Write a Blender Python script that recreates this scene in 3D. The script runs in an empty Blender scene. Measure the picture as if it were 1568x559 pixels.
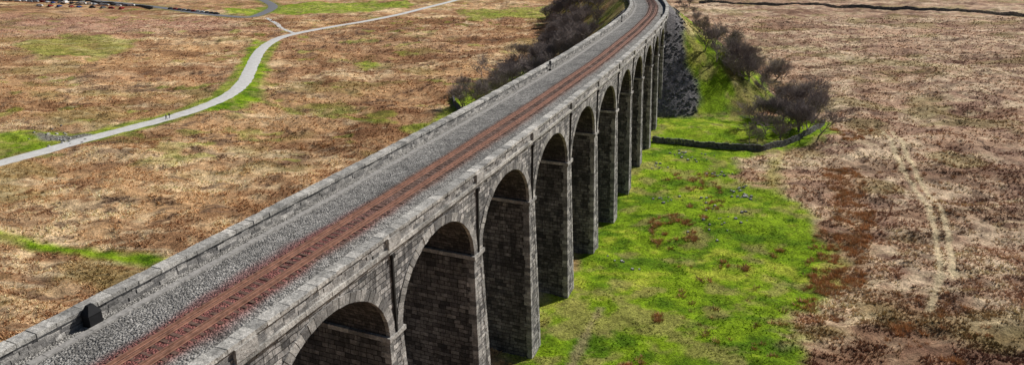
import bpy, math, random, time
import numpy as np
from mathutils import Vector
T0=time.time()
def tick(n): print('TICK',n,round(time.time()-T0,1),flush=True)
random.seed(7); rng=np.random.default_rng(11)
scene=bpy.context.scene
PITCH=math.radians(20); CH=54.0; FL=1045.3
# ------------------------------------------------------------ noise
def _h(ix,iy,seed):
    n=(ix.astype(np.int64)*374761393+iy.astype(np.int64)*668265263+seed*1274126177)&0xffffffff
    n=((n^(n>>13))*1274126177)&0xffffffff
    return ((n^(n>>16))&0xffffff)/float(0xffffff)
def vn(x,y,seed=0):
    x=np.asarray(x,float);y=np.asarray(y,float)
    ix=np.floor(x);iy=np.floor(y);fx=x-ix;fy=y-iy
    fx=fx*fx*(3-2*fx);fy=fy*fy*(3-2*fy)
    a=_h(ix,iy,seed);b=_h(ix+1,iy,seed);c=_h(ix,iy+1,seed);d=_h(ix+1,iy+1,seed)
    return (a*(1-fx)+b*fx)*(1-fy)+(c*(1-fx)+d*fx)*fy
def fbm(x,y,seed=0,o=4):
    r=0;a=.5;t=0
    for i in range(o):
        ang=.6*i+.3
        X=x*math.cos(ang)-y*math.sin(ang);Y=x*math.sin(ang)+y*math.cos(ang)
        r=r+a*vn(X*2**i,Y*2**i,seed+i*17);t+=a;a*=.55
    return r/t
def sst(a,b,x):
    t=np.clip((x-a)/(b-a),0,1);return t*t*(3-2*t)
# ------------------------------------------------------------ survey helpers: a bearing -> place on the ground
def ray(u,v):
    dx=(u-784)/FL;dy=(v-279.5)/FL
    return np.array([dx,math.cos(PITCH)-dy*math.sin(PITCH),-math.sin(PITCH)-dy*math.cos(PITCH)])
def site(u,v,z=0.0):
    r=ray(u,v);k=(z-CH)/r[2];return (r[0]*k,r[1]*k)
def sites(L): return np.array([site(u,v) for u,v in L])
# ------------------------------------------------------------ railway centre line
cy=np.array([-160,-60,-30,0,34,64,93,135,180,215,240,265,300,350,420,520.])
cx=np.array([-104,-62.5,-50,-37.5,-23.4,-11.1,.4,16,31,41.5,47,50.5,53,56,60,66.])
yy=np.arange(-160,520,1.0);xx=np.interp(yy,cy,cx)
k=np.hanning(31);k/=k.sum()
xp=np.concatenate([xx[0]+(xx[1]-xx[0])*np.arange(-15,0),xx,xx[-1]+(xx[-1]-xx[-2])*np.arange(1,16)])
xx=np.convolve(xp,k,'valid')
SS=np.concatenate([[0],np.cumsum(np.hypot(np.diff(xx),np.diff(yy)))])
TX=np.gradient(xx,SS);TY=np.gradient(yy,SS)
def s_at(y): return float(np.interp(y,yy,SS))
def fr(s):
    x=np.interp(s,SS,xx);y=np.interp(s,SS,yy);tx=np.interp(s,SS,TX);ty=np.interp(s,SS,TY)
    l=math.hypot(tx,ty);return x,y,tx/l,ty/l
def P(s,t,z):
    x,y,tx,ty=fr(s);return (x+t*ty,y-t*tx,z)
SP=16.7
s_p1=s_at(53.0); s_end=s_p1+11*SP; s_far=s_end+90
# ------------------------------------------------------------ polyline helpers
def seg_dist(x,y,pl):
    d=np.full(np.shape(x),1e9)
    for (ax,ay),(bx,by) in zip(pl[:-1],pl[1:]):
        vx,vy=bx-ax,by-ay;L=vx*vx+vy*vy+1e-9
        t=np.clip(((x-ax)*vx+(y-ay)*vy)/L,0,1)
        d=np.minimum(d,np.hypot(x-ax-t*vx,y-ay-t*vy))
    return d
def poly_sd(x,y,pl):
    pl=np.asarray(pl);c=np.vstack([pl,pl[:1]])
    d=seg_dist(x,y,c);ins=np.zeros(np.shape(x),bool)
    for (ax,ay),(bx,by) in zip(c[:-1],c[1:]):
        cond=((ay>y)!=(by>y))
        xi=(bx-ax)*(y-ay)/((by-ay) if abs(by-ay)>1e-9 else 1e-9)+ax
        ins^=cond&(x<xi)
    return np.where(ins,d,-d)
def smooth_pl(pl,n=8):
    pl=np.asarray(pl,float);out=[]
    p=np.vstack([2*pl[0]-pl[1],pl,2*pl[-1]-pl[-2]])
    for i in range(1,len(p)-2):
        for j in range(n):
            t=j/n
            out.append(.5*((2*p[i])+(-p[i-1]+p[i+1])*t+(2*p[i-1]-5*p[i]+4*p[i+1]-p[i+2])*t*t+(-p[i-1]+3*p[i]-3*p[i+1]+p[i+2])*t**3))
    out.append(p[-2]);return np.array(out)
path_pl=smooth_pl(sites([(-90,277),(0,250),(70,231),(130,214),(200,196),(258,181),(305,166),(345,149),(372,128),(384,105),(396,82),(412,67),(440,55),(500,43),(560,33),(610,23),(650,13),(690,3),(730,-9)]))
path2_pl=smooth_pl(sites([(452,52),(432,44),(424,37),(408,28)]))
road_pl=smooth_pl(sites([(-60,-12),(60,-5),(150,2),(235,11),(300,20),(345,25),(380,27),(400,22),(418,12),(410,4),(388,-5)]))
ALLP=[path_pl[::3],path2_pl[::4],road_pl[::3]]
# ------------------------------------------------------------ embankment + terrain height
ex,ey,etx,ety=fr(s_end+8)
emb_pl=np.array([P(s,0,0)[:2] for s in np.arange(s_end+8,SS[-1],12.0)])
def emb(x,y):
    l=(x-ex)*etx+(y-ey)*ety;t=(x-ex)*ety-(y-ey)*etx
    d=seg_dist(x,y,emb_pl)
    d=np.where(l<0,np.sqrt(t*t+(1.5*l)**2),d)
    n=fbm(x/14,y/14,91,3)-.5
    cxl=np.interp(y,yy,xx);sl=.95-.20*sst(-6,6,x-cxl)
    h=29.6-np.maximum(d-8.0,0)*sl+n*np.clip((d-9)/10,0,1)*4
    return h,d,l,t
def height(x,y):
    x=np.asarray(x,float);y=np.asarray(y,float)
    dp=np.minimum(np.minimum(seg_dist(x,y,ALLP[0]),seg_dist(x,y,ALLP[1])),seg_dist(x,y,ALLP[2]))
    f=sst(3,14,dp)
    g=sst(-6,6,poly_sd(x,y,GREEN[0]))
    far=sst(500,900,np.hypot(x,y))
    base=(fbm(x/70,y/70,5,2)-.5)*2.8+(fbm(x/18,y/13,8,3)-.5)*4.2*(1-.5*g)
    tus=(fbm(x/2.6,y/2.6,21,2)-.45)*1.05*(1-.55*g)*(1-far)
    gz=(base+tus)*f+far*(fbm(x/900,y/900,3,3)-.45)*60*sst(900,4000,np.hypot(x,y))
    h,d,l,t=emb(x,y)
    hh=h+(fbm(x/3,y/3,33,2)-.5)*.5*(d>9)
    k=2.0
    w=np.clip(.5+.5*(hh-gz)/k,0,1)
    return gz*(1-w)+hh*w+k*w*(1-w)*.5*(d>12)
gpx=[
 [(700,640),(800,500),(835,440),(870,400),(930,310),(975,240),(985,190),(1000,160),(1100,160),(1165,185),(1275,188),(1282,205),(1230,222),(1165,236),(1120,244),(1130,275),(1185,300),(1235,312),(1262,350),(1285,400),(1262,450),(1225,480),(1215,559),(1205,640)],
 [(300,172),(345,140),(365,105),(380,70),(395,62),(400,90),(408,120),(405,145),(350,168)],
 [(-10,208),(60,203),(150,198),(235,182),(250,184),(190,202),(90,222),(-10,245)],
 [(660,205),(690,150),(760,120),(880,60),(900,110),(740,200)],
 [(380,14),(480,5),(620,3),(640,8),(560,20),(430,24)],
 [(20,66),(130,55),(220,62),(160,85),(60,90)],
 [(700,15),(860,8),(880,25),(720,30)],
 [(535,95),(560,90),(580,97),(560,104)],
 [(470,160),(520,150),(560,165),(520,178)],
 [(1180,245),(1200,240),(1190,290),(1175,285)],
 [(340,12),(400,18),(395,26),(350,22)],
]
gw=[1,1,.9,.9,.8,.5,.6,.8,.4,.35,.9]
GREEN=[sites(g) for g in gpx]
strips=[(sites([(-40,366),(60,374),(120,379),(220,388),(280,400)]),1.7,1.0),
        (sites([(395,148),(450,166),(520,180),(600,188)]),1.6,.6),
        (sites([(640,195),(700,190),(760,180)]),5,.6),
        (sites([(0,232),(130,212),(258,181),(345,149),(384,105),(412,66)]),5.5,.75)]
TA=np.array([.50,.305,.155]);TB=np.array([.30,.165,.085]);TC=np.array([.68,.49,.285])
PA=np.array([.45,.295,.195]);PB=np.array([.27,.165,.115]);PC=np.array([.60,.455,.31])
GA=np.array([.19,.29,.012]);GB=np.array([.08,.155,.008]);GC=np.array([.34,.38,.04])
bare_pl=[sites([(1352,200),(1365,225),(1385,265),(1418,310),(1432,360),(1440,420),(1425,470)]),sites([(1366,200),(1381,225),(1404,265),(1436,310),(1451,360),(1460,420)])]
dirt_pl=sites([(918,470),(900,500),(880,540),(865,600)])
dirt2=sites([(1200,230),(1180,262),(1185,292)])
rush_poly=sites([(1262,262),(1312,266),(1338,330),(1322,436),(1262,438),(1285,345)])
grey_poly=sites([(60,208),(120,203),(155,206),(120,216),(70,216)])
red_poly=sites([(-80,22),(330,30),(400,45),(160,58),(-80,52)])
def lerp(a,b,w): return a*(1-w[...,None])+b*w[...,None]
def ground_color(x,y):
    n1=fbm(x/45,y/30,101,4);n2=fbm(x/11,y/6,102,4);n3=fbm(x/3,y/2.2,103,3);n4=fbm(x/22,y/12,104,4)
    z=np.zeros(np.shape(x))
    L=lerp(lerp(TB+z[...,None],TA,sst(.36,.6,n1*.4+n2*.6)),TC,sst(.46,.66,n4*.6+n3*.4))
    L=lerp(L,np.array([.34,.18,.10]),.5*sst(.45,.62,fbm(x/60,y/40,107,3))*sst(180,260,y))
    R=lerp(lerp(PB+z[...,None],PA,sst(.36,.6,n1*.3+n2*.7)),PC,sst(.46,.66,n4*.55+n3*.45))
    c=lerp(L,R,sst(-10,60,x-.15*y))
    c=lerp(c,np.array([.42,.24,.18]),.6*sst(-25,25,poly_sd(x,y,red_poly)))
    # broad heather bands
    hb=sst(.50,.64,fbm(x/34,y/15,114,4));c=c*(1-np.array([.36,.42,.44])*hb[...,None])
    c=lerp(c,np.array([.13,.08,.055]),.7*sst(.60,.70,fbm(x/5,y/3,105,3))*sst(.45,.6,n4))
    rg=np.abs(fbm(x/28,y/14,108,4)-.5);c=lerp(c,np.array([.11,.07,.05]),.75*sst(.026,.006,rg)*sst(.46,.58,n1))
    rg=np.abs(fbm(x/38,y/9,109,4)-.47);c=lerp(c,np.array([.68,.54,.34]),.55*sst(.03,.008,rg)*sst(.52,.42,n1))
    c=lerp(c,np.array([.20,.19,.05]),.38*sst(.55,.70,fbm(x/20,y/14,106,4)))
    g=np.zeros(np.shape(x));wob=(fbm(x/7,y/7,110,3)-.5)*9+(n3-.5)*4
    for p,w in zip(GREEN,gw):
        g=np.maximum(g,w*sst(-2.2,2.2,poly_sd(x,y,p)+wob))
    for p,w,a in strips:
        g=np.maximum(g,a*sst(1.3,-1.3,seg_dist(x,y,p)-w+wob*.22))
    g=np.maximum(g,.45*sst(.69,.74,fbm(x/12,y/9,113,3))*sst(150,170,y)*(x<40))
    h,d,l,t=emb(x,y)
    on=sst(.5,2.5,h)
    lft=sst(0,-10,x-np.interp(y,yy,xx))
    ge=on*(.45+.55*sst(.4,.56,fbm(x/12,y/12,120,3)))*(1-.6*lft*sst(20,60,l))
    g=np.maximum(g*(1-on),ge)
    gc=lerp(lerp(GB+z[...,None],GA,sst(.32,.56,n2*.5+n3*.5)),GC,sst(.54,.70,n3*.5+n4*.5))
    gc=lerp(gc,np.array([.30,.24,.09]),.6*sst(.55,.67,fbm(x/5,y/4,130,4)))
    c=lerp(c,gc,g)
    lim=np.maximum(15-.25*(l+20),9.5)+(n2-.5)*8+(fbm(x/2.5,y/2.5,131,2)-.5)*3
    scree=np.clip(on*sst(1.5,-1.5,t-lim)*(t>-40)*sst(70,50,l)*np.where(t<0,sst(12,2,l),1),0,1)
    c=lerp(c,np.array([.17,.16,.16]),scree)
    for p in bare_pl: c=lerp(c,np.array([.62,.52,.32]),.65*sst(.9,.2,seg_dist(x,y,p)+(n3-.5)*1.2))
    c=lerp(c,np.array([.30,.24,.13]),.7*sst(.9,.2,seg_dist(x,y,dirt_pl)+(n3-.5)*1.2))
    c=lerp(c,np.array([.4,.33,.12]),.6*sst(1.2,.2,seg_dist(x,y,dirt2)+(n3-.5)*1.2))
    c=lerp(c,np.array([.38,.24,.13]),.5*sst(-2,3,poly_sd(x,y,rush_poly)+wob))
    c=lerp(c,np.array([.20,.18,.18]),.9*sst(-1,1,poly_sd(x,y,grey_poly)+wob*.3))
    dr=seg_dist(x,y,road_pl[::3])
    c=lerp(c,np.array([.11,.16,.03]),.5*sst(9,5,dr))
    return c,g,scree
# ------------------------------------------------------------ material helpers
def new_mat(name):
    m=bpy.data.materials.new(name);m.use_nodes=True;nt=m.node_tree
    b=nt.nodes['Principled BSDF'];b.inputs['Roughness'].default_value=.9
    b.inputs['Specular IOR Level'].default_value=.25
    return m,nt,b
def noise(nt,vec,scale,detail=4,rough=.6):
    n=nt.nodes.new('ShaderNodeTexNoise');n.inputs['Scale'].default_value=scale
    n.inputs['Detail'].default_value=detail;n.inputs['Roughness'].default_value=rough
    if vec is not None: nt.links.new(vec,n.inputs['Vector'])
    return n.outputs['Fac']
def mrange(nt,val,a,b,c,d):
    n=nt.nodes.new('ShaderNodeMapRange');nt.links.new(val,n.inputs[0])
    for i,v in enumerate((a,b,c,d)): n.inputs[i+1].default_value=v
    return n.outputs[0]
def mix(nt,mode,fac,a,b):
    n=nt.nodes.new('ShaderNodeMix');n.data_type='RGBA';n.blend_type=mode
    for idx,v in ((0,fac),(6,a),(7,b)):
        if isinstance(v,bpy.types.NodeSocket): nt.links.new(v,n.inputs[idx])
        elif idx==0: n.inputs[0].default_value=v
        else: n.inputs[idx].default_value=(*v,1) if len(v)==3 else v
    return n.outputs[2]
def math_(nt,op,a,b):
    n=nt.nodes.new('ShaderNodeMath');n.operation=op
    for i,v in enumerate((a,b)):
        if isinstance(v,bpy.types.NodeSocket): nt.links.new(v,n.inputs[i])
        else: n.inputs[i].default_value=v
    return n.outputs[0]
def bump(nt,b,hgt,strength=.6,dist=.1):
    n=nt.nodes.new('ShaderNodeBump');n.inputs['Strength'].default_value=strength;n.inputs['Distance'].default_value=dist
    nt.links.new(hgt,n.inputs['Height']);nt.links.new(n.outputs[0],b.inputs['Normal'])
def pos(nt): return nt.nodes.new('ShaderNodeNewGeometry').outputs['Position']
def scale_col(nt,c,f):
    cc=nt.nodes.new('ShaderNodeVectorMath');cc.operation='SCALE'
    nt.links.new(c,cc.inputs[0]);nt.links.new(f,cc.inputs['Scale']);return cc.outputs[0]
def simple(name,col,rough=.8,metal=0,var=.25,scale=3):
    m,nt,b=new_mat(name)
    f=mrange(nt,noise(nt,pos(nt),scale),.3,.7,1-var,1+var)
    nt.links.new(scale_col(nt,mix(nt,'MULTIPLY',1,col,(1,1,1)),f),b.inputs['Base Color'])
    b.inputs['Roughness'].default_value=rough;b.inputs['Metallic'].default_value=metal
    return m
def stone_mat(name,bw,bh,c1,c2,mort,bs=.9,gain=1.0):
    m,nt,b=new_mat(name)
    un=nt.nodes.new('ShaderNodeUVMap');un.uv_map='uv';tc=un.outputs[0]
    p=pos(nt)
    d=nt.nodes.new('ShaderNodeTexNoise');d.inputs['Scale'].default_value=1.0;nt.links.new(p,d.inputs['Vector'])
    v=nt.nodes.new('ShaderNodeVectorMath');v.operation='MULTIPLY_ADD';nt.links.new(d.outputs['Color'],v.inputs[0])
    v.inputs[1].default_value=(.4,.22,0);nt.links.new(tc,v.inputs[2])
    br=nt.nodes.new('ShaderNodeTexBrick');nt.links.new(v.outputs[0],br.inputs['Vector'])
    br.inputs['Scale'].default_value=1;br.inputs['Brick Width'].default_value=bw;br.inputs['Row Height'].default_value=bh
    br.inputs['Mortar Size'].default_value=.035;br.inputs['Mortar Smooth'].default_value=.35
    br.inputs['Color1'].default_value=(*c1,1);br.inputs['Color2'].default_value=(*c2,1);br.inputs['Mortar'].default_value=(*mort,1)
    br.offset=.42;br.squash=.7;br.squash_frequency=3
    n1=noise(nt,p,.22,5,.65);n2=noise(nt,p,2.6,6,.7);n3=noise(nt,p,9,4,.7)
    c=scale_col(nt,br.outputs['Color'],mrange(nt,n2,.3,.7,.45*gain,1.6*gain))
    c=scale_col(nt,c,mrange(nt,n1,.32,.68,.5,1.4))
    mp=nt.nodes.new('ShaderNodeMapping');mp.inputs['Scale'].default_value=(1.1,1.1,.07);nt.links.new(p,mp.inputs[0])
    st=noise(nt,mp.outputs[0],1.6,4,.7)
    c=mix(nt,'MIX',mrange(nt,st,.50,.66,0,.78),c,(.035,.033,.034))
    c=mix(nt,'MIX',mrange(nt,noise(nt,p,.8,6,.75),.60,.72,0,.55),c,(.46*gain,.425*gain,.35*gain))
    nt.links.new(c,b.inputs['Base Color'])
    h=math_(nt,'ADD',math_(nt,'MULTIPLY',br.outputs['Fac'],-1.0),math_(nt,'ADD',math_(nt,'MULTIPLY',n2,1.4),math_(nt,'MULTIPLY',n3,.7)))
    bump(nt,b,h,bs,.17)
    return m
M_stone=stone_mat('masonry',1.15,.5,(.52,.49,.455),(.13,.125,.123),(.035,.033,.033),bs=1.0)
M_pier=stone_mat('shaded_pier_masonry',1.15,.5,(.34,.315,.29),(.075,.071,.07),(.025,.024,.024),bs=1.0,gain=.8)  # masonry copy darkened to paint shade onto pier faces inside the arches
M_soff=stone_mat('arch_soffit_brick',.8,.33,(.17,.152,.143),(.05,.047,.047),(.028,.027,.027),bs=.8,gain=.8)  # brick tones lowered, so part of the under-arch shade is in the colour
def island_stone(name,c1,c2,bs=.9):
    m,nt,b=new_mat(name);g=nt.nodes.new('ShaderNodeNewGeometry')
    c=mix(nt,'MIX',g.outputs['Random Per Island'],c1,c2)
    n2=noise(nt,g.outputs['Position'],3,6,.75);n3=noise(nt,g.outputs['Position'],.5,4);n4=noise(nt,g.outputs['Position'],9,4,.75)
    c=scale_col(nt,c,mrange(nt,n2,.3,.7,.45,1.6));c=scale_col(nt,c,mrange(nt,n4,.3,.7,.65,1.35))
    c=mix(nt,'MIX',mrange(nt,n3,.48,.68,0,.6),c,(.09,.086,.078))
    nt.links.new(c,b.inputs['Base Color']);bump(nt,b,math_(nt,'ADD',n2,math_(nt,'MULTIPLY',n4,.5)),bs,.12);return m
M_block=island_stone('dressed_stone',(.46,.435,.40),(.14,.134,.129))
M_cope=island_stone('coping_stone',(.55,.52,.47),(.27,.26,.24))
M_dry=island_stone('drystone',(.20,.195,.19),(.06,.058,.056))
M_rock=island_stone('limestone',(.42,.41,.39),(.2,.195,.185))
# ------------------------------------------------------------ mesh builder
class MB:
    def __init__(s): s.v=[];s.f=[];s.uv=[]
    def quad(s,a,b,c,d,uv=None):
        n=len(s.v);s.v+=[a,b,c,d];s.f.append((n,n+1,n+2,n+3))
        s.uv+=uv if uv else [(0,0)]*4
    def hexa(s,p):
        n=len(s.v);s.v+=p
        for q in ((0,3,2,1),(4,5,6,7),(0,1,5,4),(1,2,6,5),(2,3,7,6),(3,0,4,7)):
            s.f.append(tuple(n+i for i in q));s.uv+=[(p[i][0]+p[i][1],p[i][2]) for i in q]
    def sbox(s,s0,s1,t0,t1,z0,z1,j=0):
        J=lambda:random.uniform(-j,j)
        s.hexa([P(s0+J(),t0+J(),z0),P(s0+J(),t1+J(),z0),P(s1+J(),t1+J(),z0),P(s1+J(),t0+J(),z0),
                P(s0+J(),t0+J(),z1+J()),P(s0+J(),t1+J(),z1+J()),P(s1+J(),t1+J(),z1+J()),P(s1+J(),t0+J(),z1+J())])
    def strip(s,sa,sb,t0,z0,t1,z1,step=2.0):
        n=max(1,int((sb-sa)/step));g=np.linspace(sa,sb,n+1);w=math.hypot(t1-t0,z1-z0)
        v0=z0 if abs(t1-t0)<abs(z1-z0) else t0
        for a,b in zip(g[:-1],g[1:]):
            s.quad(P(a,t0,z0),P(b,t0,z0),P(b,t1,z1),P(a,t1,z1),[(a,v0),(b,v0),(b,v0+w),(a,v0+w)])
    def obj(s,name,mat,parent=None):
        me=bpy.data.meshes.new(name);me.from_pydata(s.v,[],s.f)
        u=me.uv_layers.new(name='uv');u.data.foreach_set('uv',np.array(s.uv,float).ravel())
        me.materials.append(mat);o=bpy.data.objects.new(name,me);scene.collection.objects.link(o)
        if parent: o.parent=parent
        return o
def empty(name):
    o=bpy.data.objects.new(name,None);scene.collection.objects.link(o);return o
def np_mesh(name,v,f,mat,col=None,smooth=False,parent=None):
    me=bpy.data.meshes.new(name);v=np.asarray(v,np.float32);f=np.asarray(f,np.int32);m,k=f.shape
    me.vertices.add(len(v));me.vertices.foreach_set('co',v.ravel());me.loops.add(m*k)
    me.loops.foreach_set('vertex_index',f.ravel());me.polygons.add(m)
    me.polygons.foreach_set('loop_start',np.arange(0,m*k,k,dtype=np.int32))
    me.update(calc_edges=True)
    if smooth: me.polygons.foreach_set('use_smooth',np.ones(m,bool))
    if col is not None:
        a=me.color_attributes.new('col','FLOAT_COLOR','POINT')
        c=np.ones((len(v),4),np.float32);c[:,:3]=col;a.data.foreach_set('color',c.ravel())
    me.materials.append(mat);o=bpy.data.objects.new(name,me);scene.collection.objects.link(o)
    if parent: o.parent=parent
    return o
# ------------------------------------------------------------ terrain
def axis_pos(lim_f,step0,grow,far):
    a=[0.0]
    while a[-1]<far:
        a.append(a[-1]+(step0 if a[-1]<lim_f else step0+(a[-1]-lim_f)*grow))
    return np.array(a)
ya=list(np.arange(-150,70,4.0));y=70.0
while y<6500:
    ya.append(y);y+=max(.4,y*.005) if y<750 else y*.05
ya=np.array([-4000,-2500,-1500,-900,-500,-300,-220]+ya)
xa=axis_pos(150,.7,.011,520);xa=np.concatenate([xa,[600,750,1000,1400,2000,3000,4500,6500]])
xa=np.concatenate([-xa[:0:-1],xa])
GX,GY=np.meshgrid(xa,ya);x=GX.ravel();y=GY.ravel()
z=height(x,y);col,gm,scr=ground_color(x,y)
nx,ny=len(xa),len(ya)
i=np.arange(nx*ny).reshape(ny,nx)
F=np.stack([i[:-1,:-1],i[:-1,1:],i[1:,1:],i[1:,:-1]],-1).reshape(-1,4)
M_gr,nt,b=new_mat('moorland')
at=nt.nodes.new('ShaderNodeAttribute');at.attribute_name='col';p=pos(nt)
a1=noise(nt,p,.55,8,.75);a2=noise(nt,p,2.6,6,.75)
c=scale_col(nt,at.outputs['Color'],mrange(nt,a1,.32,.68,.5,1.6))
c=scale_col(nt,c,mrange(nt,a2,.35,.65,.5,1.55))
hs=mix(nt,'MIX',mrange(nt,noise(nt,p,.9,5,.7),.58,.72,0,.3),c,(.12,.075,.05))
nt.links.new(hs,b.inputs['Base Color'])
bump(nt,b,math_(nt,'ADD',a1,math_(nt,'MULTIPLY',a2,.7)),1.0,.55)
b.inputs['Specular IOR Level'].default_value=.05
np_mesh('moorland_ground',np.stack([x,y,z],1),F,M_gr,col,True)
tick('terrain')
def locate(u,v):
    r=ray(u,v);r=r/np.linalg.norm(r);k=np.concatenate([np.arange(60,400,1.),np.arange(400,1000,4.)])
    for _ in range(2):
        X=r[0]*k;Y=r[1]*k;Z=CH+r[2]*k;H=height(X,Y);w=np.where(Z<H)[0]
        if len(w)==0: return None
        q=w[0];a=k[max(q-1,0)];b_=k[q];k=np.linspace(a,b_,8)
    return (X[q],Y[q],H[q])
# ------------------------------------------------------------ grass tufts (one mesh)
def tufts(name,px,py,hgt,nb,width,colfun,spread=.22,lean=.5,root=.6):
    n=len(px);H=height(px,py)
    n4=n*nb
    bx=np.repeat(px,nb);by=np.repeat(py,nb);bz=np.repeat(H,nb)-.05;hh=np.repeat(hgt,nb)*rng.uniform(.6,1.25,n4)
    a=rng.uniform(0,2*np.pi,n4);r=rng.uniform(0,1,n4)*spread*np.repeat(hgt,nb)
    cx_=bx+np.cos(a)*r;cy_=by+np.sin(a)*r
    tx=cx_+np.cos(a)*lean*hh*rng.uniform(.2,1,n4);ty=cy_+np.sin(a)*lean*hh*rng.uniform(.2,1,n4)
    b2=rng.uniform(0,2*np.pi,n4);w=width*hh
    v=np.empty((n4,3,3),np.float32)
    v[:,0]=np.stack([cx_-np.cos(b2)*w,cy_-np.sin(b2)*w,bz],1);v[:,1]=np.stack([cx_+np.cos(b2)*w,cy_+np.sin(b2)*w,bz],1)
    v[:,2]=np.stack([tx,ty,bz+hh],1)
    c=np.repeat(colfun(px,py),nb,0)*rng.uniform(.75,1.35,(n4,1))
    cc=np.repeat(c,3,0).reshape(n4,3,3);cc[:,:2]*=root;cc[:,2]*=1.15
    return np_mesh(name,v.reshape(-1,3),np.arange(n4*3).reshape(-1,3),M_tuft,np.clip(cc.reshape(-1,3),0,.8))
M_tuft,nt,b=new_mat('grass_blades');at=nt.nodes.new('ShaderNodeAttribute');at.attribute_name='col'
nt.links.new(at.outputs['Color'],b.inputs['Base Color']);b.inputs['Specular IOR Level'].default_value=.1
n=180000
ty_=np.exp(rng.uniform(math.log(68),math.log(480),n));tx_=rng.uniform(-1,1,n)*(.8*ty_+12)
dp=np.minimum(seg_dist(tx_,ty_,path_pl[::2]),seg_dist(tx_,ty_,road_pl[::2]))
dbare=np.minimum(seg_dist(tx_,ty_,bare_pl[0]),seg_dist(tx_,ty_,bare_pl[1]))
cl=fbm(tx_/4,ty_/3,140,3)
h_,d_,l_,t_=emb(tx_,ty_)
ok=(dp>3.8)&(cl>.36+.16*rng.random(n))&(d_>12)&(dbare>.5)
tx_,ty_=tx_[ok],ty_[ok]
tcol,g_,sc_=ground_color(tx_,ty_)
ok=(sc_<.5)&((g_<.5)|(rng.random(len(g_))<.65));tx_,ty_,g_,tcol=tx_[ok],ty_[ok],g_[ok],tcol[ok]
hg=rng.uniform(.16,.44,len(tx_))*(1+ty_/500)*(1-.45*g_)
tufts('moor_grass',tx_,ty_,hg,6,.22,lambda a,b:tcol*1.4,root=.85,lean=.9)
# rushes / bracken
rx,ry,rh=[],[],[]
def inpoly(pts,num,hmin=.28,hmax=.65,f=1.5):
    num=int(num*f)
    pl=sites(pts);lo=pl.min(0);hi=pl.max(0)
    q=rng.uniform(lo,hi,(num*12,2));q=q[poly_sd(q[:,0],q[:,1],pl)>0]
    w=fbm(q[:,0]/2.2,q[:,1]/2.2,150,2)+rng.random(len(q))*.35;q=q[np.argsort(-w)[:int(num*2)]][:]
    q=q[rng.permutation(len(q))[:num]]
    for a in q: rx.append(a[0]);ry.append(a[1]);rh.append(rng.uniform(hmin,hmax))
inpoly([(1256,256),(1312,260),(1340,330),(1330,380),(1268,380),(1280,330)],340)
inpoly([(1262,375),(1328,380),(1324,436),(1250,450),(1230,432)],160)
inpoly([(1225,440),(1300,430),(1290,480),(1205,500)],35)
inpoly([(1052,262),(1095,258),(1105,290),(1110,322),(1055,318)],60)
inpoly([(995,332),(1060,325),(1072,362),(1030,378),(995,368)],70)
inpoly([(1270,200),(1335,192),(1340,214),(1290,226)],80)
inpoly([(175,232),(240,212),(245,228),(190,240)],40)
inpoly([(1140,398),(1165,398),(1165,408),(1140,408)],6);inpoly([(1180,374),(1202,374),(1202,386),(1180,386)],9)
inpoly([(1345,498),(1385,486),(1400,500),(1360,516)],30);inpoly([(945,535),(985,530),(985,550),(950,552)],12)
inpoly([(990,473),(1012,473),(1012,484),(990,484)],8);inpoly([(1435,540),(1465,540),(1475,559),(1440,559)],14)
inpoly([(1100,390),(1118,388),(1118,402),(1102,402)],5)
inpoly([(20,285),(60,285),(60,300),(20,300)],16);inpoly([(455,215),(520,208),(520,222),(455,225)],20)
inpoly([(1150,500),(1190,540),(1180,558),(1150,550)],5);inpoly([(1270,350),(1255,420),(1235,415),(1245,355)],24)
inpoly([(1010,262),(1040,258),(1045,272),(1012,276)],8);inpoly([(1050,330),(1080,325),(1085,350),(1055,352)],10)
inpoly([(1340,440),(1500,430),(1560,540),(1330,550)],30);inpoly([(1345,220),(1500,215),(1480,330),(1350,330)],50)
inpoly([(1040,400),(1200,395),(1220,540),(1000,550)],22)
rx,ry,rh=map(np.array,(rx,ry,rh))
def rc(a,b):
    k=rng.random((len(a),1));return np.array([.66,.36,.18])*(1-k)+np.array([.42,.27,.13])*k
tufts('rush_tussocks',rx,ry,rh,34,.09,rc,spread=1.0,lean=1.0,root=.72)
n=3400;ty_=np.exp(rng.uniform(math.log(72),math.log(420),n));tx_=rng.uniform(-1,1,n)*(.8*ty_+12)
ok=(fbm(tx_/34,ty_/15,114,4)>.52)&(seg_dist(tx_,ty_,path_pl[::2])>4)&(ground_color(tx_,ty_)[1]<.3)
tx_,ty_=tx_[ok],ty_[ok]
def hc(a,b):
    k=rng.random((len(a),1));return np.array([.32,.19,.10])*(1-k)+np.array([.25,.20,.08])*k
tufts('heather_clumps',tx_,ty_,rng.uniform(.2,.42,len(tx_)),22,.1,hc,spread=1.2,lean=.8)
tick('rushes')
# ------------------------------------------------------------ paths and road
def ribbon(name,pl,w,mat,z=.07,edge=.25):
    pl=np.asarray(pl);t=np.gradient(pl,axis=0);t/=np.linalg.norm(t,axis=1)[:,None]
    nrm=np.stack([t[:,1],-t[:,0]],1);K=5;V=[]
    for i in range(len(pl)):
        for j in range(K):
            o=(j/(K-1)-.5)*w
            if j in(0,K-1): o+=rng.uniform(-edge,edge)
            V.append((pl[i,0]+nrm[i,0]*o,pl[i,1]+nrm[i,1]*o,z+(0.04 if 0<j<K-1 else -.05)))
    Fc=[(i*K+j,i*K+j+1,(i+1)*K+j+1,(i+1)*K+j) for i in range(len(pl)-1) for j in range(K-1)]
    return np_mesh(name,V,Fc,mat,smooth=True)
def dens(pl,st=1.5):
    pl=np.asarray(pl);L=np.concatenate([[0],np.cumsum(np.hypot(*np.diff(pl,axis=0).T))]);q=np.arange(0,L[-1],st)
    return np.stack([np.interp(q,L,pl[:,0]),np.interp(q,L,pl[:,1])],1)
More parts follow.
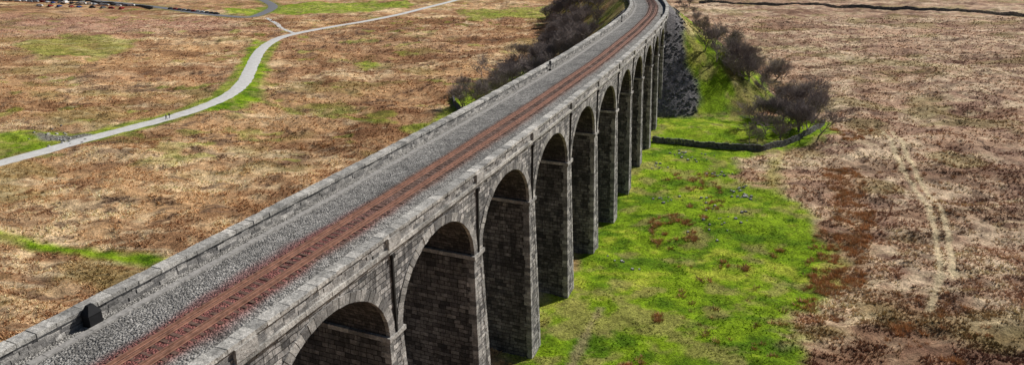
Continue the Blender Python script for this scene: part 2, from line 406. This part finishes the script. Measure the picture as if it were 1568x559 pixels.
M_path,nt,b=new_mat('limestone_track');p=pos(nt)
c=mix(nt,'MIX',mrange(nt,noise(nt,p,.5,6,.7),.35,.65,0,1),(.62,.61,.585),(.48,.465,.44))
c=scale_col(nt,c,mrange(nt,noise(nt,p,6,4,.7),.3,.7,.75,1.2));nt.links.new(c,b.inputs['Base Color'])
M_road=simple('asphalt',(.16,.16,.17),.85,var=.15)
ribbon('gravel_path',dens(path_pl),5.4,M_path);ribbon('gravel_footpath',dens(path2_pl),3.0,M_path,z=.03)
ribbon('country_road',dens(road_pl,3),7.0,M_road,z=.12)
# ------------------------------------------------------------ viaduct
via=empty('stone_railway_viaduct')
HW=6.1;ZS=21.9;ZC=28.3;H1=1.0;A=SP/2-H1;B=ZC-ZS;ZT=29.8
body=MB();soff=MB();rings=MB();imp=MB();pipe=MB();pier=MB()
K0=-6
for k_ in range(K0,11):
    sk=s_p1+k_*SP;sn=sk+SP;c0=(sk+sn)/2
    NA=30;ph=np.linspace(0,math.pi,NA+1);sa=c0-A*np.cos(ph);za=ZS+B*np.sin(ph)
    for sd in(-1,1):
        t=sd*HW
        for i in range(NA):
            a,b2=sa[i],sa[i+1];body.quad(P(a,t,za[i]),P(b2,t,za[i+1]),P(b2,t,ZT),P(a,t,ZT),[(a,za[i]),(b2,za[i+1]),(b2,ZT),(a,ZT)])
        NV=35
        for i in range(NV):
            f0=math.pi*(i+.04)/NV;f1=math.pi*(i+.96)/NV;th=.85+random.uniform(-.05,.05);pr=.07+random.uniform(0,.06)
            q=[]
            for tt in(sd*(HW-.3),sd*(HW+pr)):
                for(ff,r) in((f0,-.02),(f1,-.02),(f1,th),(f0,th)):
                    q.append(P(c0-(A+r)*math.cos(ff),tt,ZS+(B+r)*math.sin(ff)))
            rings.hexa(q)
    arc=np.concatenate([[0],np.cumsum(np.hypot(np.diff(sa),np.diff(za)))])
    tt=np.linspace(-HW,HW,5)
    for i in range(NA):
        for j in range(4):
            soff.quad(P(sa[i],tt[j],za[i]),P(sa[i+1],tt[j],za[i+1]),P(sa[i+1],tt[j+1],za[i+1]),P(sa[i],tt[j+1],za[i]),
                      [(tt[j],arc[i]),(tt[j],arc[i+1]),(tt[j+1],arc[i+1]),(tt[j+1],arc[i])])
for k_ in range(K0,12):
    sk=s_p1+k_*SP;h1=H1
    e=14 if k_==11 else h1
    for sd in(-1,1):
        t=sd*HW;body.quad(P(sk-h1,t,ZS),P(sk+e,t,ZS),P(sk+e,t,ZT),P(sk-h1,t,ZT),[(sk-h1,ZS),(sk+e,ZS),(sk+e,ZT),(sk-h1,ZT)])
    L=[(21.6,1.05,HW+.02),(14,1.25,HW+.32),(7,1.45,HW+.62),(-2.5,1.8,HW+1.05)]
    for(z1,a1_,w1),(z0,a0_,w0) in zip(L[:-1],L[1:]):
        ct=[(sk-a0_,-w0),(sk-a0_,w0),(sk+a0_,w0),(sk+a0_,-w0)];cu=[(sk-a1_,-w1),(sk-a1_,w1),(sk+a1_,w1),(sk+a1_,-w1)]
        for i in range(4):
            j=(i+1)%4
            d0=ct[i][1] if i%2==0 else ct[i][0];d1=ct[j][1] if i%2==0 else ct[j][0]
            (pier if i%2==0 else body).quad(P(*ct[i],z0),P(*ct[j],z0),P(*cu[j],z1),P(*cu[i],z1),[(d0,z0),(d1,z0),(d1,z1),(d0,z1)])
    for i in range(6):
        a=-HW-.28+i*(2*HW+.56)/6;imp.sbox(sk-1.3,sk+1.3,a+.01,a+(2*HW+.56)/6-.01,21.6,22.02,.02)
    zq=21.55
    while zq>-1:
        hq=.55;zm=zq-hq/2;kk=(21.6-zm)/24.1;aa=1.05+.75*kk;ww=HW+.02+1.03*kk;al=random.uniform(.35,.8)
        for sd in(-1,1):
            for e2 in(-1,1):
                s0=sk+e2*(aa+.035);s1=sk+e2*(aa-al);t0=sd*(ww+.035);t1=sd*(ww-(1.35-al))
                imp.sbox(min(s0,s1),max(s0,s1),min(t0,t1),max(t0,t1),zq-hq+.03,zq,.012)
        zq-=hq
    for sd in (-1,1):
        pipe.sbox(sk-.10,sk+.10,min(sd*HW,sd*(HW+.2)),max(sd*HW,sd*(HW+.2)),22.05,29.0)
        pipe.sbox(sk-.2,sk+.2,min(sd*HW,sd*(HW+.32)),max(sd*HW,sd*(HW+.32)),29.0,29.36)
sA=s_p1+K0*SP;sB=s_far
body.strip(s_end+1.5,sB,-HW,22,-HW,ZT);body.strip(s_end+1.5,sB,HW,22,HW,ZT)
body.strip(sA,sB,-HW,ZT,HW,ZT)
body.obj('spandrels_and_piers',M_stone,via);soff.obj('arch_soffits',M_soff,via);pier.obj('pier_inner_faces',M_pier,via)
rings.obj('voussoir_rings',M_block,via);imp.obj('imposts_and_quoins',M_block,via)
M_iron=simple('cast_iron',(.035,.033,.033),.6,.3);pipe.obj('downpipes',M_iron,via)
par=MB();cop=MB()
for sd in(-1,1):
    s=sA
    while s<sB:
        l=random.uniform(1.1,1.8);t0,t1=sorted((sd*(HW-.3),sd*(HW+.40+random.uniform(-.02,.02))));cop.sbox(s+.01,s+l-.01,t0,t1,ZT+.004,ZT+.36,.015);s+=l
    s=sA
    while s<sB:
        l=random.uniform(.7,1.2);t0,t1=sorted((sd*(HW-.2),sd*(HW+.10+random.uniform(0,.06))));par.sbox(s+.02,s+l-.02,t0,t1,ZT-.42,ZT-.02,.02);s+=l
    for(z0,z1,tin,tout) in((30.17,30.48,5.60,6.32),(30.48,30.78,5.64,6.30),(30.78,31.08,5.66,6.28)):
        s=sA+random.random()
        while s<sB:
            l=random.uniform(.45,1.1);jj=random.uniform(-.02,.06);t0,t1=sorted((sd*(tin-jj),sd*(tout+jj)))
            par.sbox(s+.012,s+l-.012,t0,t1,z0,z1-.012,.022);s+=l
    s=sA
    while s<sB:
        l=random.uniform(.8,1.3);t0,t1=sorted((sd*5.48,sd*6.48))
        cop.sbox(s+.015,s+l-.015,t0+random.uniform(-.03,.03),t1+random.uniform(-.03,.03),31.08,31.38+random.uniform(-.02,.02),.022);s+=l
for k_ in range(K0,12):
    sk=s_p1+k_*SP
    for sd in(-1,1):
        t0,t1=sorted((sd*6.3,sd*6.58));par.sbox(sk-.9,sk+.9,t0,t1,ZT+.37,31.07,.02)
par.obj('parapet_walls',M_block,via);cop.obj('coping_and_string_course',M_cope,via)
# ------------------------------------------------------------ trackbed
TC0=1.5
prof=[(-5.64,30.22),(-5.0,30.24),(-4.2,30.24),(-3.4,30.26),(-2.6,30.3),(-1.8,30.34),(-1.2,30.40),(-.7,30.50),(-.3,30.61),(.3,30.63),(1.5,30.63),(2.9,30.63),(3.3,30.58),(3.8,30.45),(4.3,30.36),(5.0,30.30),(5.64,30.28)]
tp=np.linspace(-5.64,5.64,60);zp=np.interp(tp,[a for a,_ in prof],[b for _,b in prof])
sg=np.concatenate([np.arange(sA,s_at(20),1.5),np.arange(s_at(20),s_at(110),.22),np.arange(s_at(110),s_far,.8)])
X=np.interp(sg,SS,xx);Y=np.interp(sg,SS,yy);tx=np.interp(sg,SS,TX);ty=np.interp(sg,SS,TY)
bx=X[:,None]+tp[None]*ty[:,None];by=Y[:,None]-tp[None]*tx[:,None]
bz=zp[None]+(fbm(bx*1.1,by*1.1,201,2)-.5)*.10+(rng.random(bx.shape)-.5)*.05
base=np.array([.205,.195,.18])
wn=fbm(bx/6,by/6,210,3);S2=np.broadcast_to(sg[:,None],bx.shape);T2=np.broadcast_to(tp[None],bx.shape)
rust=sst(2.2,1.3,np.abs(T2-TC0)+(fbm(bx/2,by/2,212,2)-.5)*.6)
stain=sst(2.8,1.4,np.abs(T2-TC0+.5+ (wn-.5)*2.5))*sst(s_at(26),s_at(31),S2)*sst(s_at(64),s_at(50),S2)
cb=base*(.6+.8*fbm(bx/3,by/3,211,4))[...,None]
cb=cb*(1-.8*rust[...,None])+np.array([.15,.082,.06])*.8*rust[...,None]
cb=cb*(1-.6*stain[...,None])+np.array([.20,.05,.045])*.6*stain[...,None]
side=sst(-3.9,-4.5,T2);cb=cb*(1-.5*side[...,None])+np.array([.30,.285,.26])*.5*side[...,None]
side=sst(4.2,5.0,T2);cb=cb*(1-.4*side[...,None])+np.array([.12,.115,.10])*.4*side[...,None]
nr,nc=bx.shape;i=np.arange(nr*nc).reshape(nr,nc);F=np.stack([i[:-1,:-1],i[:-1,1:],i[1:,1:],i[1:,:-1]],-1).reshape(-1,4)
M_bal,nt,b=new_mat('ballast');at=nt.nodes.new('ShaderNodeAttribute');at.attribute_name='col';p=pos(nt)
vo=nt.nodes.new('ShaderNodeTexVoronoi');vo.inputs['Scale'].default_value=7;nt.links.new(p,vo.inputs['Vector'])
sp=nt.nodes.new('ShaderNodeSeparateColor');nt.links.new(vo.outputs['Color'],sp.inputs[0])
c=scale_col(nt,at.outputs['Color'],mrange(nt,sp.outputs[0],0,1,.35,1.8))
c=scale_col(nt,c,mrange(nt,noise(nt,p,1.2,5,.7),.3,.7,.75,1.25))
nt.links.new(c,b.inputs['Base Color']);bump(nt,b,math_(nt,'MULTIPLY',vo.outputs['Distance'],-1),1,.14)
trk=empty('railway_track')
np_mesh('ballast_bed',np.stack([bx,by,bz],-1).reshape(-1,3),F,M_bal,cb.reshape(-1,3),parent=trk)
slp=MB();s=s_at(15)
while s<s_far:
    slp.sbox(s,s+.28,TC0-1.55,TC0+1.55,30.42,30.66,.02);s+=.72
slp.obj('sleepers',simple('sleeper',(.12,.072,.055),.9,var=.6,scale=4),trk)
ral=MB()
for o in(-1.05,-.62,.62,1.05):
    hh=30.85 if abs(o)>.9 else 30.81
    for(t0,z0,t1,z1) in((-.05,hh,.05,hh),(-.05,30.667,-.05,hh),(.05,30.667,.05,hh),(-.13,30.68,-.05,30.70),(.13,30.68,.05,30.70)):
        ral.strip(s_at(10),s_far,TC0+o+t0,z0,TC0+o+t1,z1,1.5)
M_rail=simple('rusty_rail',(.25,.13,.09),.55,.1,var=.4,scale=2);ral.obj('rails',M_rail,trk)
ctr=MB();s=s_at(10)
while s<s_far:
    ctr.sbox(s+.01,s+.99,-4.75,-4.25,30.1,30.36,.015);s+=1.0
ctr.obj('cable_trough',simple('concrete',(.30,.285,.265),.9,var=.35),trk)
def tapered(name,s,t,z,w,d,h,mat,top=.55):
    m=MB();m.hexa([P(s-w/2,t-d/2,z),P(s-w/2,t+d/2,z),P(s+w/2,t+d/2,z),P(s+w/2,t-d/2,z)]+[P(s-w/2,t-d/2,z+h*.6),P(s-w/2,t+d/2,z+h*.6),P(s+w/2,t+d/2,z+h*.6),P(s+w/2,t-d/2,z+h*.6)])
    m.hexa([P(s-w/2-.04,t-d/2-.04,z+h*.6+.003),P(s-w/2-.04,t+d/2+.04,z+h*.6+.003),P(s+w/2+.04,t+d/2+.04,z+h*.6+.003),P(s+w/2+.04,t-d/2-.04,z+h*.6+.003)]+
           [P(s-w*top/2,t-d*top/2,z+h),P(s-w*top/2,t+d*top/2,z+h),P(s+w*top/2,t+d*top/2,z+h),P(s+w*top/2,t-d*top/2,z+h)])
    return m.obj(name,mat)
M_black=simple('black_paint',(.012,.012,.013),.7)
tapered('equipment_cabinet',s_at(36.5),-5.1,30.2,.9,.7,1.5,M_black,.4)
def post(s,t):
    m=MB();m.sbox(s-.06,s+.06,t-.06,t+.06,30.2,32.0);m.sbox(s-.28,s+.28,t-.14,t+.14,31.3,31.98);m.sbox(s-.2,s+.2,t-.2,t+.2,30.2,30.5)
    return m.obj('lineside_signal_post',M_black)
post(s_at(124),-5.2);post(s_at(205),5.2);post(s_at(198),-5.2)
# ------------------------------------------------------------ dry stone walls
def wall(name,pts,h=1.35,w=.65):
    pl=dens(np.array([locate(u,v)[:2] for u,v in pts]),.62);m=MB()
    Hh=height(pl[:,0],pl[:,1])
    for i in range(len(pl)-1):
        d=pl[i+1]-pl[i];L=np.hypot(*d);d=d/L;nn=np.array([d[1],-d[0]])
        nlev=4
        for lv in range(nlev):
            z0=Hh[i]-.25+(h+.25)*lv/nlev;z1=z0+(h+.25)/nlev-.01
            if lv==nlev-1: z1+=random.uniform(-.1,.18)
            ww=w*(1-.12*lv)/2;off=(lv%2)*.3*L
            c=pl[i]+d*off;l=L*random.uniform(.88,.99)
            q=[]
            for zz in(z0,z1):
                for(aa,bb) in((0,-1),(0,1),(1,1),(1,-1)):
                    pp=c+d*aa*l+nn*bb*(ww+random.uniform(-.05,.05));q.append((pp[0],pp[1],zz))
            m.hexa(q)
    return m.obj(name,M_dry)
wall('drystone_wall',[(998,217),(1020,220),(1060,224),(1120,229),(1168,231),(1205,222),(1240,205),(1262,190)],1.5,.7)
wall('drystone_wall',[(1070,6),(1180,9),(1300,12),(1430,17),(1568,26),(1640,31)],2.0,1.0)
wall('drystone_wall',[(693,150),(697,163),(706,173),(720,182)],1.6,.8)
wall('drystone_wall',[(-10,0),(100,3),(235,14)],1.6,1)
# ------------------------------------------------------------ rocks
def rocks(name,L,mat):
    m=MB();HS=height(np.array([a[0] for a in L]),np.array([a[1] for a in L]))
    for(x0,y0,r),z0 in zip(L,HS):
        q=[]
        for zz,sc in((-.25,1),(r*.7,.6)):
            for(aa,bb) in((-1,-1),(-1,1),(1,1),(1,-1)):
                q.append((x0+aa*r*sc*random.uniform(.6,1.1),y0+bb*r*sc*random.uniform(.6,1.1),z0+zz*random.uniform(.8,1.1)))
        m.hexa(q)
    return m.obj(name,mat)
L=[]
for(u,v,n_,sp_) in((1040,236,14,12),(1060,240,14,18),(1142,300,18,8),(1135,290,12,7),(1110,265,12,14),(1090,350,9,22),(1000,255,8,10),(1020,300,10,14),(1075,310,10,18),(1120,330,8,20),(960,400,6,20),(100,210,50,22)):
    for _ in range(n_):
        q=site(u+random.gauss(0,sp_),v+random.gauss(0,sp_*.3));L.append((q[0],q[1],random.uniform(.15,.5)))
rocks('limestone_boulders',L,M_rock)
L=[]
for _ in range(9000):
    l=random.uniform(-35,60);t=random.uniform(-30,32)
    x0=ex+etx*l+ety*t;y0=ey+ety*l-etx*t
    if abs(t)<9 and l>-9: continue
    L.append((x0,y0,random.uniform(.15,.45)))
A_=np.array(L);_,_,sc_=ground_color(A_[:,0],A_[:,1]);L=[tuple(a) for a,k_ in zip(A_,sc_) if k_>.5]
rocks('scree_stones',L,M_dry)
tick('rocks')
# ------------------------------------------------------------ bare trees
M_bark=simple('bare_branches',(.23,.19,.175),.95,var=.4,scale=1.5)
def tree_mesh(idx,Ht):
    R=random.Random(100+idx);V=[];Fc=[]
    def tube(a,b,ra,rb):
        d=(b-a)
        if d.length<1e-4:return
        d.normalize();u=d.orthogonal().normalized();w=d.cross(u);n=len(V)
        for(c,r) in((a,ra),(b,rb)):
            for k in range(3):
                an=k*2.094;V.append(tuple(c+(u*math.cos(an)+w*math.sin(an))*r))
        for k in range(3):
            j=(k+1)%3;Fc.append((n+k,n+j,n+3+j,n+3+k))
    def grow(p,d,L,r,lv):
        n=2;q=p;dd=d.copy()
        for i in range(n):
            dd=(dd+Vector((R.gauss(0,.16),R.gauss(0,.16),R.gauss(.05,.1)))).normalized()
            e=q+dd*L/n;tube(q,e,r*(1-.3*i/n),r*(1-.3*(i+1)/n));q=e
            if lv>0:
                for _ in range({5:2,4:2,3:2,2:2,1:3}[lv] if i==n-1 else {5:1,4:2,3:2,2:2,1:2}[lv]):
                    ax=Vector((R.gauss(0,1),R.gauss(0,1),R.gauss(0,.6))).normalized()
                    nd=(dd*.8+ax*.74+Vector((0,0,.2))).normalized()
                    grow(q,nd,L*R.uniform(.66,.86),max(r*.55,.02),lv-1)
    for s_ in range(R.choice([1,2,2])):
        d=Vector((R.gauss(0,.25),R.gauss(0,.25),1)).normalized()
        grow(Vector((R.gauss(0,.2),R.gauss(0,.2),-.3)),d,Ht*.27,.2,4 if s_ else 5)
    me=bpy.data.meshes.new('bare_tree');me.from_pydata(V,[],Fc);me.materials.append(M_bark);return me
TM=[tree_mesh(i,10.5) for i in range(7)]
def tree_at(q,sc):
    o=bpy.data.objects.new('bare_tree',random.choice(TM));scene.collection.objects.link(o)
    o.location=q;o.rotation_euler=(0,0,random.uniform(0,6.28));s=sc*random.uniform(.75,1.15);o.scale=(s*1.15,s*1.15,s)
def put_tree(u,v,sc=1.0):
    q=locate(u,v)
    if q is None:return
    if float(emb(np.array([q[0]]),np.array([q[1]]))[1][0])<10.5: return
    tree_at(q,sc)
for(u,v) in[(712,166),(735,160),(728,145),(752,146),(765,128),(785,132),(800,116),(780,108),(822,107),(838,95),(815,90),(858,84),(845,74),(872,72),(870,58),(892,60),(748,120),(765,150),(800,98),(890,75),(868,90),(830,80),(790,118),(755,135),(810,125),(850,95)]:
    for _ in range(2): put_tree(u+random.gauss(0,7),v+random.gauss(0,3),.98)
for _ in range(125):
    s=s_end+random.uniform(25,265);t=-random.uniform(15,46) if s<s_end+90 else -random.uniform(12,40)
    q=P(s,t,0);zz=float(height(np.array([q[0]]),np.array([q[1]]))[0]);tree_at((q[0],q[1],zz-.1),.95)
put_tree(1148,220,.75);put_tree(1160,218,.6)
for(u,v) in[(1190,200),(1215,205),(1235,195),(1248,182),(1200,185),(1178,178),(1225,172),(1190,160),(1210,150),(1172,148),(1150,112),(1125,98),(1105,88),(1140,120),(1090,76),(1235,160),(1160,130),(1120,80),(1240,205),(1205,215),(1165,190),(1220,190),(1180,130),(1200,170),(1130,110),(1150,95),(1185,180),(1160,108),(1245,170),(1180,120),(1140,90)]:
    for _ in range(2): put_tree(u+random.gauss(0,8),v+random.gauss(0,4),.97)
for(u,v) in[(1050,22),(1070,30),(1082,42),(1060,10),(1040,2),(1075,55),(1095,60),(1065,38),(1035,10),(1060,25),(1080,50),(1050,8),(1090,70)]: put_tree(u+random.gauss(0,4),v,.85)
tick('trees')
# ------------------------------------------------------------ parked cars
M_glass=simple('car_glass',(.02,.025,.03),.15);M_tyre=simple('tyre',(.02,.02,.02),.9)
def car_mesh(nm,col,van=False):
    L,W=4.4,1.8
    Mb=simple('paint_'+nm,col,.3,0,var=.03)
    V=[];Fc=[];mi=[]
    if van: pr=[(-2.4,.35),(-2.4,1.9),(-2.2,2.1),(1.2,2.1),(1.75,1.3),(2.4,1.05),(2.45,.35)]
    else: pr=[(-2.15,.3),(-2.2,.85),(-2.0,.98),(-1.6,1.0),(1.0,.98),(1.9,.82),(2.2,.62),(2.2,.3)]
    n=len(pr)
    for sd in(-1,1):
        for(a,z0) in pr: V.append((a,sd*W/2*(.97 if z0>.9 else 1),z0))
    Fc.append(tuple(range(n)));Fc.append(tuple(range(2*n-1,n-1,-1)));mi+=[0,0]
    for i in range(n): j=(i+1)%n;Fc.append((i,j,n+j,n+i));mi.append(0)
    def frustum(x0,x1,X0,X1,z0,z1,w0,w1,mat,mt):
        b0=len(V);V.extend([(x0,-w0,z0),(x0,w0,z0),(x1,w0,z0),(x1,-w0,z0),(X0,-w1,z1),(X0,w1,z1),(X1,w1,z1),(X1,-w1,z1)])
        for q in((0,1,5,4),(1,2,6,5),(2,3,7,6),(3,0,4,7)): Fc.append(tuple(b0+k for k in q));mi.append(mat)
        Fc.append((b0+4,b0+5,b0+6,b0+7));mi.append(mt)
    if not van:
        frustum(-1.9,1.05,-1.35,.35,.985,1.42,.84,.66,1,0);frustum(-1.4,.4,-1.3,.3,1.425,1.46,.68,.62,0,0)
    else: frustum(.9,1.78,.9,1.28,1.35,2.0,.93,.91,1,1)
    for wx in(-1.35,1.35):
        for sd in(-1,1):
            b0=len(V)
            for yy_ in(sd*.72,sd*.93):
                for k in range(12): V.append((wx+.33*math.cos(k*math.pi/6),yy_,.33+.33*math.sin(k*math.pi/6)))
            for k in range(12): j=(k+1)%12;Fc.append((b0+k,b0+j,b0+12+j,b0+12+k));mi.append(2)
            Fc.append(tuple(b0+12+k for k in range(12)));mi.append(2)
    me=bpy.data.meshes.new('parked_'+('van' if van else 'car'));me.from_pydata(V,[],Fc)
    for m_ in(Mb,M_glass,M_tyre): me.materials.append(m_)
    me.polygons.foreach_set('material_index',mi);return me
CM=[car_mesh(n_,c_) for n_,c_ in(('white',(.8,.8,.8)),('silver',(.45,.46,.48)),('black',(.02,.02,.022)),('red',(.35,.02,.02)),('blue',(.03,.07,.25)),('grey',(.15,.16,.17)))]
VM=car_mesh('van',(.8,.8,.78),True)
def put_car(u,v,rot,me):
    q=locate(u,v)
    if q is None:return
    o=bpy.data.objects.new('parked_van' if me is VM else 'parked_car',me);scene.collection.objects.link(o)
    o.location=(q[0],q[1],q[2]+.05);o.rotation_euler=(0,0,rot)
for u in list(range(2,212,9)): put_car(u+random.uniform(-2,2),1.5+u*.045+random.uniform(-.6,.6),random.choice([0,.15,1.3,1.5]),random.choice(CM+[CM[0],CM[1],VM]))
for u in range(262,336,7): put_car(u,15+(u-262)*.11,random.choice([-.4,-.3]),random.choice(CM+[CM[0],VM]))
for u in range(60,200,16): put_car(u+random.uniform(-3,3),8+u*.035,random.choice([.1,1.4]),random.choice(CM+[CM[0]]))
# ------------------------------------------------------------ walkers
M_skin=simple('skin',(.5,.32,.24),.6,var=.05)
def walker(u,v,face,cj,cp,ph):
    q=locate(u,v);root=empty('walking_person');root.location=(q[0],q[1],q[2]+.1);root.rotation_euler=(0,0,face)
    def skin(nm,vs,es,rs,mat):
        me=bpy.data.meshes.new(nm);me.from_pydata(vs,es,[]);o=bpy.data.objects.new(nm,me);scene.collection.objects.link(o);o.parent=root
        me.materials.append(mat);o.modifiers.new('s','SKIN')
        for d,r in zip(me.skin_vertices[0].data,rs): d.radius=(r[0],r[1]) if isinstance(r,tuple) else (r,r)
        me.skin_vertices[0].data[0].use_root=True
        sb=o.modifiers.new('d','SUBSURF');sb.levels=1;sb.render_levels=1;return o
    a=.28*ph
    skin('trousers',[(0,0,.95),(.0,.1,.9),(a*.55,.1,.5),(a*.7-.06,.1,.1),(0,-.1,.9),(-a*.35,-.1,.5),(-a*1.1,-.1,.12)],[(0,1),(1,2),(2,3),(0,4),(4,5),(5,6)],[.13,.1,.065,.05,.1,.065,.05],cp)
    skin('boots',[(a*.7-.08,.1,.06),(a*.7+.15,.1,.04)],[(0,1)],[.055,.045],M_tyre);skin('boots_other',[(-a*1.1-.06,-.1,.08),(-a*1.1+.15,-.1,.04)],[(0,1)],[.055,.045],M_tyre)
    skin('jacket',[(0,0,.95),(0,0,1.2),(0,0,1.42),(0,.2,1.40),(-a*.5,.25,1.14),(-a*.3+.08,.24,.9),(0,-.2,1.40),(a*.5,-.25,1.14),(a*.8,-.24,.92)],[(0,1),(1,2),(2,3),(3,4),(4,5),(2,6),(6,7),(7,8)],[(.15,.12),(.16,.12),(.13,.1),.07,.055,.045,.07,.055,.045],cj)
    skin('head',[(0,0,1.46),(.01,0,1.56),(.02,0,1.66),(.01,0,1.74)],[(0,1),(1,2),(2,3)],[.055,.075,.095,.06],M_skin)
    skin('hair',[(-.03,0,1.64),(-.02,0,1.72),(.0,0,1.77)],[(0,1),(1,2)],[.09,.1,.07],M_tyre)
    skin('rucksack',[(-.2,0,1.05),(-.22,0,1.2),(-.19,0,1.38)],[(0,1),(1,2)],[(.13,.1),(.15,.11),(.11,.08)],simple('rucksack_cloth',(.08,.02,.02)))
J1=simple('jacket_dark',(.02,.025,.05));J2=simple('jacket_black',(.015,.015,.018));T1=simple('trousers_dark',(.03,.03,.035))
walker(255,184,2.9,J1,T1,1);walker(260,182,2.8,J2,T1,-1)
# ------------------------------------------------------------ light
EL=math.radians(41)
sun=Vector((.85,.53,0)).normalized()*math.cos(EL);sun.z=math.sin(EL)
ld=bpy.data.lights.new('sun','SUN');ld.energy=5.0;ld.angle=math.radians(.5);ld.color=(1,.965,.915)
lo=bpy.data.objects.new('sun',ld);scene.collection.objects.link(lo);lo.rotation_euler=sun.to_track_quat('Z','Y').to_euler()
w=bpy.data.worlds.new('World');scene.world=w;w.use_nodes=True;nt=w.node_tree
sk=nt.nodes.new('ShaderNodeTexSky');sk.sky_type='NISHITA';sk.sun_disc=False;sk.sun_elevation=EL;sk.sun_rotation=math.atan2(sun.x,sun.y)
nt.links.new(sk.outputs[0],nt.nodes['Background'].inputs[0]);nt.nodes['Background'].inputs[1].default_value=.05
scene.view_settings.view_transform='Standard';scene.view_settings.look='None';scene.view_settings.exposure=0
cd=bpy.data.cameras.new('camera');cd.lens=24;cd.sensor_width=36;cd.clip_start=.5;cd.clip_end=20000
co=bpy.data.objects.new('camera',cd);scene.collection.objects.link(co);co.location=(0,0,CH);co.rotation_euler=(math.pi/2-PITCH,0,0)
scene.camera=co
tick('done')
